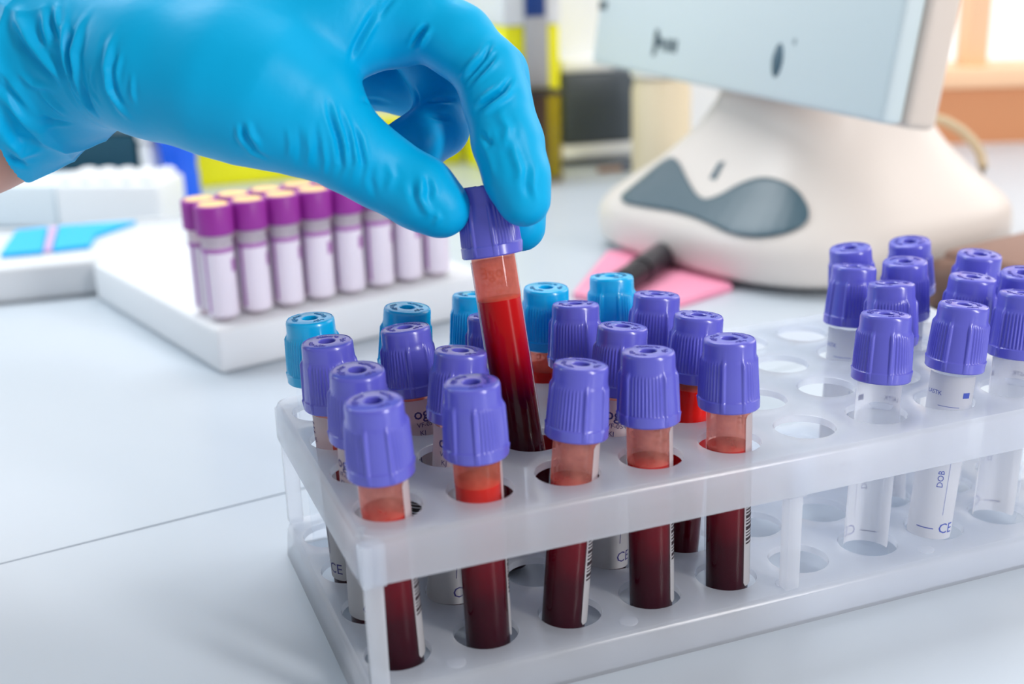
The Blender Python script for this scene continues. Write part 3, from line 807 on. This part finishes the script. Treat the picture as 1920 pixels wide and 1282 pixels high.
tag(add('white_carton', *frame(rbox(-190, 0, 0.2, -2, 60, 32, 3, 2), WB + WV * 4, WU, WV), mat('bluish_white_card', (222, 232, 238), 0.6)), 'pale bluish-white carton left of the pipette-tip box', 'carton')
dk = thing('dark_teal_case', 'dark teal case with a grey lid behind the white box', 'case')
add('case_body', *frame(rbox(-140, 0, 0.2, 52, 70, 54, 4, 2), (-45, 760, 0), WU, WV), mat('dark_teal_plastic', (12, 72, 92), 0.5), dk)
add('case_lid', *frame(rbox(-140, 2, 54.2, 52, 70, 82, 5, 2), (-45, 760, 0), WU, WV), mat('mid_grey_plastic', (120, 140, 145), 0.5), dk)
def bottle(name, label, pos, prof, m, capm, capprof):
    t = thing(name, label, 'bottle', pos)
    add('bottle_body', *lathe(prof, 36, close_bot=True), m, t)
    add('bottle_cap', *lathe(capprof, 32, close_top=True), capm, t)
    return t
M_blue = mat('strong_blue_plastic', (0, 96, 235), 0.45)
p_ = unp(345, 388, 0)
bottle('blue_bottle', 'strong blue plastic bottle left of the purple-capped tubes', (p_[0] + 2, p_[1] + 14, 0.1), [(11.5, 0), (13.5, 1.5), (14, 5), (14, 24), (13.2, 30), (14.2, 40), (16, 60), (16.5, 78), (14, 88), (7, 94)], M_blue, mat('blue_cap', (0, 120, 245), 0.45), [(8, 93), (8, 106), (6.5, 107)])
wbot = bottle('white_bottle', 'small white bottle with a yellow dot behind the white box', (14, 735, 0.1), [(9, 0), (10, 1), (10, 44), (8, 48), (6.5, 50)], M_white, M_white, [(11, 49.5), (11, 63), (10, 64)])
add('cap_dot', *xf(lathe([(0.01, 0.9), (2.4, 0.8), (2.6, 0)], 16), lambda v: (3.9 + v[0], -10.7 - v[2] * 0.6, 59 + v[1])), mat('yellow_dot', (235, 232, 90), 0.5), wbot)

# yellow containers
M_yel = mat('yellow_plastic', (252, 246, 0), 0.45)
M_rim = mat('cream_rim', (240, 236, 190), 0.5)
ya = thing('yellow_bin', 'long low bright yellow bin behind the purple-capped tubes', 'bin')
add('bin_body', *merge(rbox(53, 779, 0.2, 290, 782, 42, 1), rbox(53, 850, 0.2, 290, 853, 42, 1), rbox(53, 782, 0.2, 56, 850, 42, 1), rbox(287, 782, 0.2, 290, 850, 42, 1), rbox(56, 782, 0.2, 287, 850, 3, 0.5)), M_yel, ya)
add('rim', *merge(rbox(49, 775, 42, 291, 783, 46, 1.2), rbox(49, 849, 42, 291, 856, 46, 1.2), rbox(49, 783, 42, 57, 849, 46, 1.2), rbox(286, 783, 42, 291, 849, 46, 1.2)), M_yel, ya)
tag(add('brown_case', *rbox(80, 868, 0.2, 280, 905, 95, 4), mat('dark_brown', (70, 55, 38), 0.6)), 'dark brown case standing behind the yellow bin', 'case')
yb = thing('sharps_container', 'tall yellow container with grey label and blue square beside the dark box', 'container')
add('container_body', *rbox(292, 667, 0.2, 340, 780, 126, 2), M_yel, yb)
add('container_lid', *rbox(290.5, 665.5, 126.2, 341.5, 781.5, 190, 3), M_white, yb)
lb = add('label_panel', *rbox(308, 664.4, 76, 328.5, 665.3, 152, 0.3), mat('grey_label', (196, 196, 198), 0.6), yb)
add('blue_square', *rbox(308.6, 663.6, 133, 326.5, 664.3, 151, 0.2), mat('deep_blue_print', (0, 62, 140), 0.5), lb)
add('lower_label', *rbox(306, 666.0, 5, 327, 666.9, 72, 0.3), mat('brown_label', (130, 112, 104), 0.6), yb)
sm = thing('smoky_cup', 'smoky brown translucent cup in front of the tall yellow container', 'cup')
CO = (-13, 4)
add('cup_body', *xf(merge(rbox(300, 636, 0.3, 343, 637.5, 72, 0.4), rbox(300, 655, 0.3, 343, 656.5, 72, 0.4), rbox(300, 637.5, 0.3, 301.5, 655, 72, 0.4), rbox(341.5, 637.5, 0.3, 343, 655, 72, 0.4)), lambda v: (v[0] + CO[0], v[1] + CO[1], v[2])), M_smoky, sm)
add('cup_rim', *xf(merge(rbox(299, 635, 72.1, 344, 638, 76, 0.6), rbox(299, 654.5, 72.1, 344, 657.5, 76, 0.6), rbox(299, 638, 72.1, 302, 654.5, 76, 0.6), rbox(341, 638, 72.1, 344, 654.5, 76, 0.6)), lambda v: (v[0] + CO[0], v[1] + CO[1], v[2])), mat('dark_rim', (52, 42, 38), 0.5), sm)

# dark box on white device
db = thing('dark_box', 'dark grey box with white top left of the screen', 'box')
DU = np.array([0.99, -0.12, 0]); DV = np.array([0.12, 0.99, 0]); DO = np.array([366.0, 720.0, 0])
add('box_body', *frame(rbox(0, 0, 17.3, 72, 60, 80, 3), DO, DU, DV), mat('slate_plastic', (62, 72, 82), 0.42), db)
add('box_top', *frame(rbox(0, 3, 80.1, 50, 58, 93, 4), DO, DU, DV), M_white, db)
wdv = thing('white_platform', 'low white platform carrying the dark grey box', 'platform')
add('platform_top', *frame(rbox(-10, -14, 7, 80, 62, 17.1, 2), DO, DU, DV), M_white, wdv)
add('platform_foot', *frame(rbox(-4, 20, 0.2, 74, 60, 7, 1), DO, DU, DV), M_white, wdv)
q_ = unp(1150, 322, 0)
tag(add('brown_clip', *frame(rbox(-14, -3, 0.2, 8, 4, 4.5, 1), q_, DU, DV), mat('brown_plastic', (150, 110, 80), 0.5)), 'small brown clip under the white platform edge', 'clip')
tag(add('slate_clip', *frame(rbox(9, -3, 0.2, 19, 4, 7, 1), q_, DU, DV), mat('slate_blue', (95, 110, 135), 0.5)), 'small slate-blue clip beside the brown clip', 'clip')
cc = unp(1238, 345, 0)
cb = thing('cream_canister', 'tapered cream canister behind the analyser base', 'canister', (cc[0] + 12, cc[1] + 22, 0.1))
add('canister_body', *lathe([(22, 0), (24, 2), (24, 72), (22, 82), (19, 84)], 40, close_bot=True), mat('cream_plastic', (222, 208, 178), 0.5), cb)
add('canister_lid', *lathe([(24.5, 84), (25, 86), (25, 92), (23, 95), (0.01, 95.5)], 40), mat('ivory_plastic', (238, 236, 228), 0.5), cb)

# ------------------------------------------------------------------ analyser
M_an = mat('warm_white_plastic', (214, 206, 199), 0.38); M_an2 = mat('analyser_screen_shell', (200, 212, 214), 0.4)
M_inset = mat('slate_teal_plastic', (66, 92, 104), 0.35); M_beige = mat('beige_edge', (214, 200, 188), 0.45)
an = thing('analyser', 'white laboratory analyser with tilted screen and slate-teal inset on its base', 'analyser')
AU = np.array([0.203, -0.979, 0]); AV = np.array([0.979, 0.203, 0]); AO = np.array([265.0, 444.0, 0])
SEC = [(5, 110, 104, 96, 90), (9, 113, 108, 96, 90), (22, 114, 109, 96, 90), (32, 110, 106, 97, 91), (42, 100, 95, 99, 91), (54, 86, 80, 102, 91), (68, 73, 66, 104, 91), (84, 62, 54, 106, 91), (104, 54, 46, 107, 91), (150, 50, 44, 107, 91)]
def super_loop(hu, hv, cu, cv, n=72, e=3.2):
    L = []
    for k in range(n):
        a = 2 * math.pi * k / n; c, s = math.cos(a), math.sin(a)
        L.append((cu + hu * math.copysign(abs(c) ** (2 / e), c), cv + hv * math.copysign(abs(s) ** (2 / e), s)))
    return L
def loft(secs, e=3.2, n=72):
    vs, fs = [], []
    for z, hu, hv, cu, cv in secs:
        for u, v in super_loop(hu, hv, cu, cv, n, e): vs.append(tuple(AO + AU * u + AV * v + np.array([0, 0, z])))
    for i in range(len(secs) - 1):
        for k in range(n):
            k2 = (k + 1) % n
            fs.append((i * n + k, (i + 1) * n + k, (i + 1) * n + k2, i * n + k2))
    fs.append(tuple(range(n))); b = (len(secs) - 1) * n; fs.append(tuple(range(b + n - 1, b - 1, -1)))
    return vs, fs
# densify sections smoothly
def dense_secs(secs, m=5):
    A = np.array(secs, float); out_ = []
    for i in range(len(A) - 1):
        p0, p1, p2, p3 = A[max(i - 1, 0)], A[i], A[i + 1], A[min(i + 2, len(A) - 1)]
        for k in range(m):
            t = k / m
            out_.append(0.5 * ((2 * p1) + (p2 - p0) * t + (2 * p0 - 5 * p1 + 4 * p2 - p3) * t * t + (3 * p1 - p0 - 3 * p2 + p3) * t ** 3))
    out_.append(A[-1]); return [tuple(q) for q in out_]
ab_vf = loft(dense_secs(SEC))
base_o = add('base_shell', *ab_vf, M_an, an)
add('base_foot', *loft([(0.2, 92, 85, 96, 88), (4.9, 93, 86, 96, 88)]), mat('black_rubber', (36, 40, 44), 0.7), base_o)
abvh = BVHTree.FromPolygons([tuple(v) for v in ab_vf[0]], ab_vf[1])
def cast(px, py):
    d = RM.T @ np.array([(px - 960) / F, -(py - 641) / F, 1.0]); d /= np.linalg.norm(d)
    h = abvh.ray_cast(Vector(CAM), Vector(d), 5000)
    if h[0] is None: return None, None
    n_ = np.array(h[1]); n_ = -n_ if n_ @ d > 0 else n_
    return np.array(h[0]), n_
def pip(x, y, poly):
    c = False; n = len(poly)
    for i in range(n):
        x1, y1 = poly[i]; x2, y2 = poly[i - 1]
        if (y1 > y) != (y2 > y) and x < (x2 - x1) * (y - y1) / (y2 - y1) + x1: c = not c
    return c
def smooth_poly(P_, it=3):
    for _ in range(it):
        Q_ = []
        for i in range(len(P_)):
            a, b = P_[i], P_[(i + 1) % len(P_)]
            Q_ += [(0.75 * a[0] + 0.25 * b[0], 0.75 * a[1] + 0.25 * b[1]), (0.25 * a[0] + 0.75 * b[0], 0.25 * a[1] + 0.75 * b[1])]
        P_ = Q_
    return P_
INS = smooth_poly([(1155, 378), (1195, 345), (1250, 298), (1272, 298), (1290, 340), (1315, 378), (1345, 372), (1395, 342), (1440, 332), (1490, 350), (1518, 390), (1515, 420), (1475, 440), (1420, 448), (1370, 440), (1320, 415), (1270, 398), (1210, 390)], 2)
def patch(poly, lift=0.9):
    # triangulate the outline plus interior points, laid on the shell
    bm = bmesh.new(); xs = [p[0] for p in poly]; ys = [p[1] for p in poly]
    pv = [bm.verts.new((x, y, 0)) for x, y in poly]
    f = bm.faces.new(pv); bmesh.ops.triangulate(bm, faces=[f])
    for _ in range(5): bmesh.ops.subdivide_edges(bm, edges=[e for e in bm.edges if e.calc_length() > 9], cuts=1, use_grid_fill=False); bmesh.ops.triangulate(bm, faces=bm.faces[:])
    bm.verts.index_update(); vs = []; ok = []
    for v in bm.verts:
        h, n_ = cast(v.co.x, v.co.y)
        ok.append(h is not None); vs.append(tuple(h + n_ * lift) if h is not None else (0, 0, 0))
    fs = [tuple(v.index for v in f.verts) for f in bm.faces if all(ok[v.index] for v in f.verts)]
    bm.free(); return vs, fs
ins = add('inset_panel', *patch(INS), M_inset, base_o, auto=None)
mod = ins.modifiers.new('thick', 'SOLIDIFY'); mod.thickness = 0.0012; mod.offset = 0
sl = add('slot', *patch([(1330, 335), (1348, 305), (1360, 303), (1342, 338)], 0.4), M_inset, base_o, auto=None)
# screen
P1 = unp(1108, 118, 104.0); P2 = unp(1652, 232, 104.0)
su = P2 - P1; SW = np.linalg.norm(su); su /= SW
sback = np.cross(np.array([0, 0, 1.0]), su); sback = sback if sback @ RM[2] > 0 else -sback
tilt = math.radians(9); supv = np.array([0, 0, 1.0]) * math.cos(tilt) + sback * math.sin(tilt); sdep = sback * math.cos(tilt) - np.array([0, 0, 1.0]) * math.sin(tilt)
def scr(x0, y0, z0, x1, y1, z1, b=0.5, seg=2):   # x along, y depth, z up the screen
    vf = rbox(x0, y0, z0, x1, y1, z1, b, seg)
    return [tuple(P1 + su * v[0] + sdep * v[1] + supv * v[2]) for v in vf[0]], vf[1]
so = add('screen_shell', *scr(0, 0, 0, SW, 12, 150, 3, 3), M_an2, an)
add('screen_back', *scr(4, 12.2, -1, SW + 2, 30, 150, 4, 3), M_beige, so)
def spx(px, py):               # pixel -> position on the screen's front
    d = RM.T @ np.array([(px - 960) / F, -(py - 641) / F, 1.0]); t = ((P1 - CAM) @ sdep) / (d @ sdep); q = CAM + d * t - P1
    return q @ su, q @ supv
M_mark = mat('dark_grey_print', (60, 80, 88), 0.5)
u, v = spx(1458, 113)
def disc(u, v, ru, rv, d, name, m, parent):
    vf = lathe([(0.01, -d), (0.75, -d), (1.0, -d * 0.2), (1.0, 0.05)], 32)
    vf = [tuple(P1 + su * (u + p[0] * ru) + supv * (v + p[1] * rv) + sdep * p[2]) for p in vf[0]], vf[1]
    return add(name, *vf, m, parent)
disc(u, v, 5.2, 9.0, 1.2, 'oval_button', mat('blue_grey_button', (62, 92, 108), 0.35), so)
u, v = spx(1490, 78); disc(u, v, 1.8, 1.8, 0.5, 'indicator', mat('grey_indicator', (140, 155, 160), 0.4), so)
u, v = spx(1232, 82)
def flat(poly, d=0.4):
    vf = prism(poly, 0, d); return [tuple(P1 + su * p[0] + supv * p[1] - sdep * p[2]) for p in vf[0]], vf[1]
add('logo', *merge(flat([(u - 5, v - 8), (u - 1, v - 8), (u + 1, v - 2), (u + 7, v), (u + 9, v - 4), (u + 11, v - 4), (u + 11, v + 3), (u + 3, v + 4), (u, v + 9), (u - 5, v + 9)]),
    *[flat([(u + 14 + k * 6, v - 4), (u + 18 + k * 6, v - 4), (u + 18 + k * 6, v + 4), (u + 14 + k * 6, v + 4)], 0.3) for k in range(3)]), M_mark, so, smooth=False)
u, v = spx(1130, 10); add('badge', *flat([(u - 6, v - 3), (u + 8, v - 3), (u + 8, v + 3), (u - 6, v + 3)]), M_mark, so, smooth=False)
# cable behind the analyser
tag(add('cable', *sweep([at(x, y, 800) for x, y in [(1690, 225), (1715, 221), (1745, 219), (1775, 228), (1802, 244), (1825, 266), (1838, 288), (1843, 312), (1843, 345), (1840, 400)]], 3.2), mat('beige_cable', (198, 178, 145), 0.5)), 'thick beige cable arching behind the analyser', 'cable')

# ------------------------------------------------------------------ small things on the bench
M_pink = mat('pink_paper', (238, 150, 180), 0.6)
pad('pink_notepad', [(1075, 560), (1140, 480), (1262, 474), (1372, 545), (1230, 590)], 'pink notepad on the bench in front of the analyser', M_pink, z=0.2, h=3.5, cat='notepad')
pe = thing('marker_pen', 'thick black marker pen lying across the pink notepad', 'pen')
a_ = unp(1165, 532, 10); b_ = unp(1268, 462, 10)
add('barrel', *sweep([a_, a_ + (b_ - a_) * 0.30], 7.5, 16), mat('black_plastic', (22, 14, 24), 0.35), pe)
add('pen_cap', *sweep([a_ + (b_ - a_) * 0.305, b_], 8.2, 16), mat('charcoal_plastic', (34, 30, 38), 0.3), pe)
po_ = thing('brown_pouch', 'brown leather pouch behind the right end of the rack', 'pouch')
cp = np.array([358.0, 168.0, 0])
add('pouch_body', *frame(rbox(0, 0, 0.3, 170, 56, 27, 9, 4), cp, AV, -AU), noise_colour(mat('brown_leather', (110, 76, 60), 0.55), (84, 56, 46), (150, 112, 94), 25), po_)
add('pouch_flap', *frame(rbox(12, 3, 22, 165, 50, 31, 4, 3), cp, AV, -AU), mat('tan_leather', (150, 112, 96), 0.5), po_)
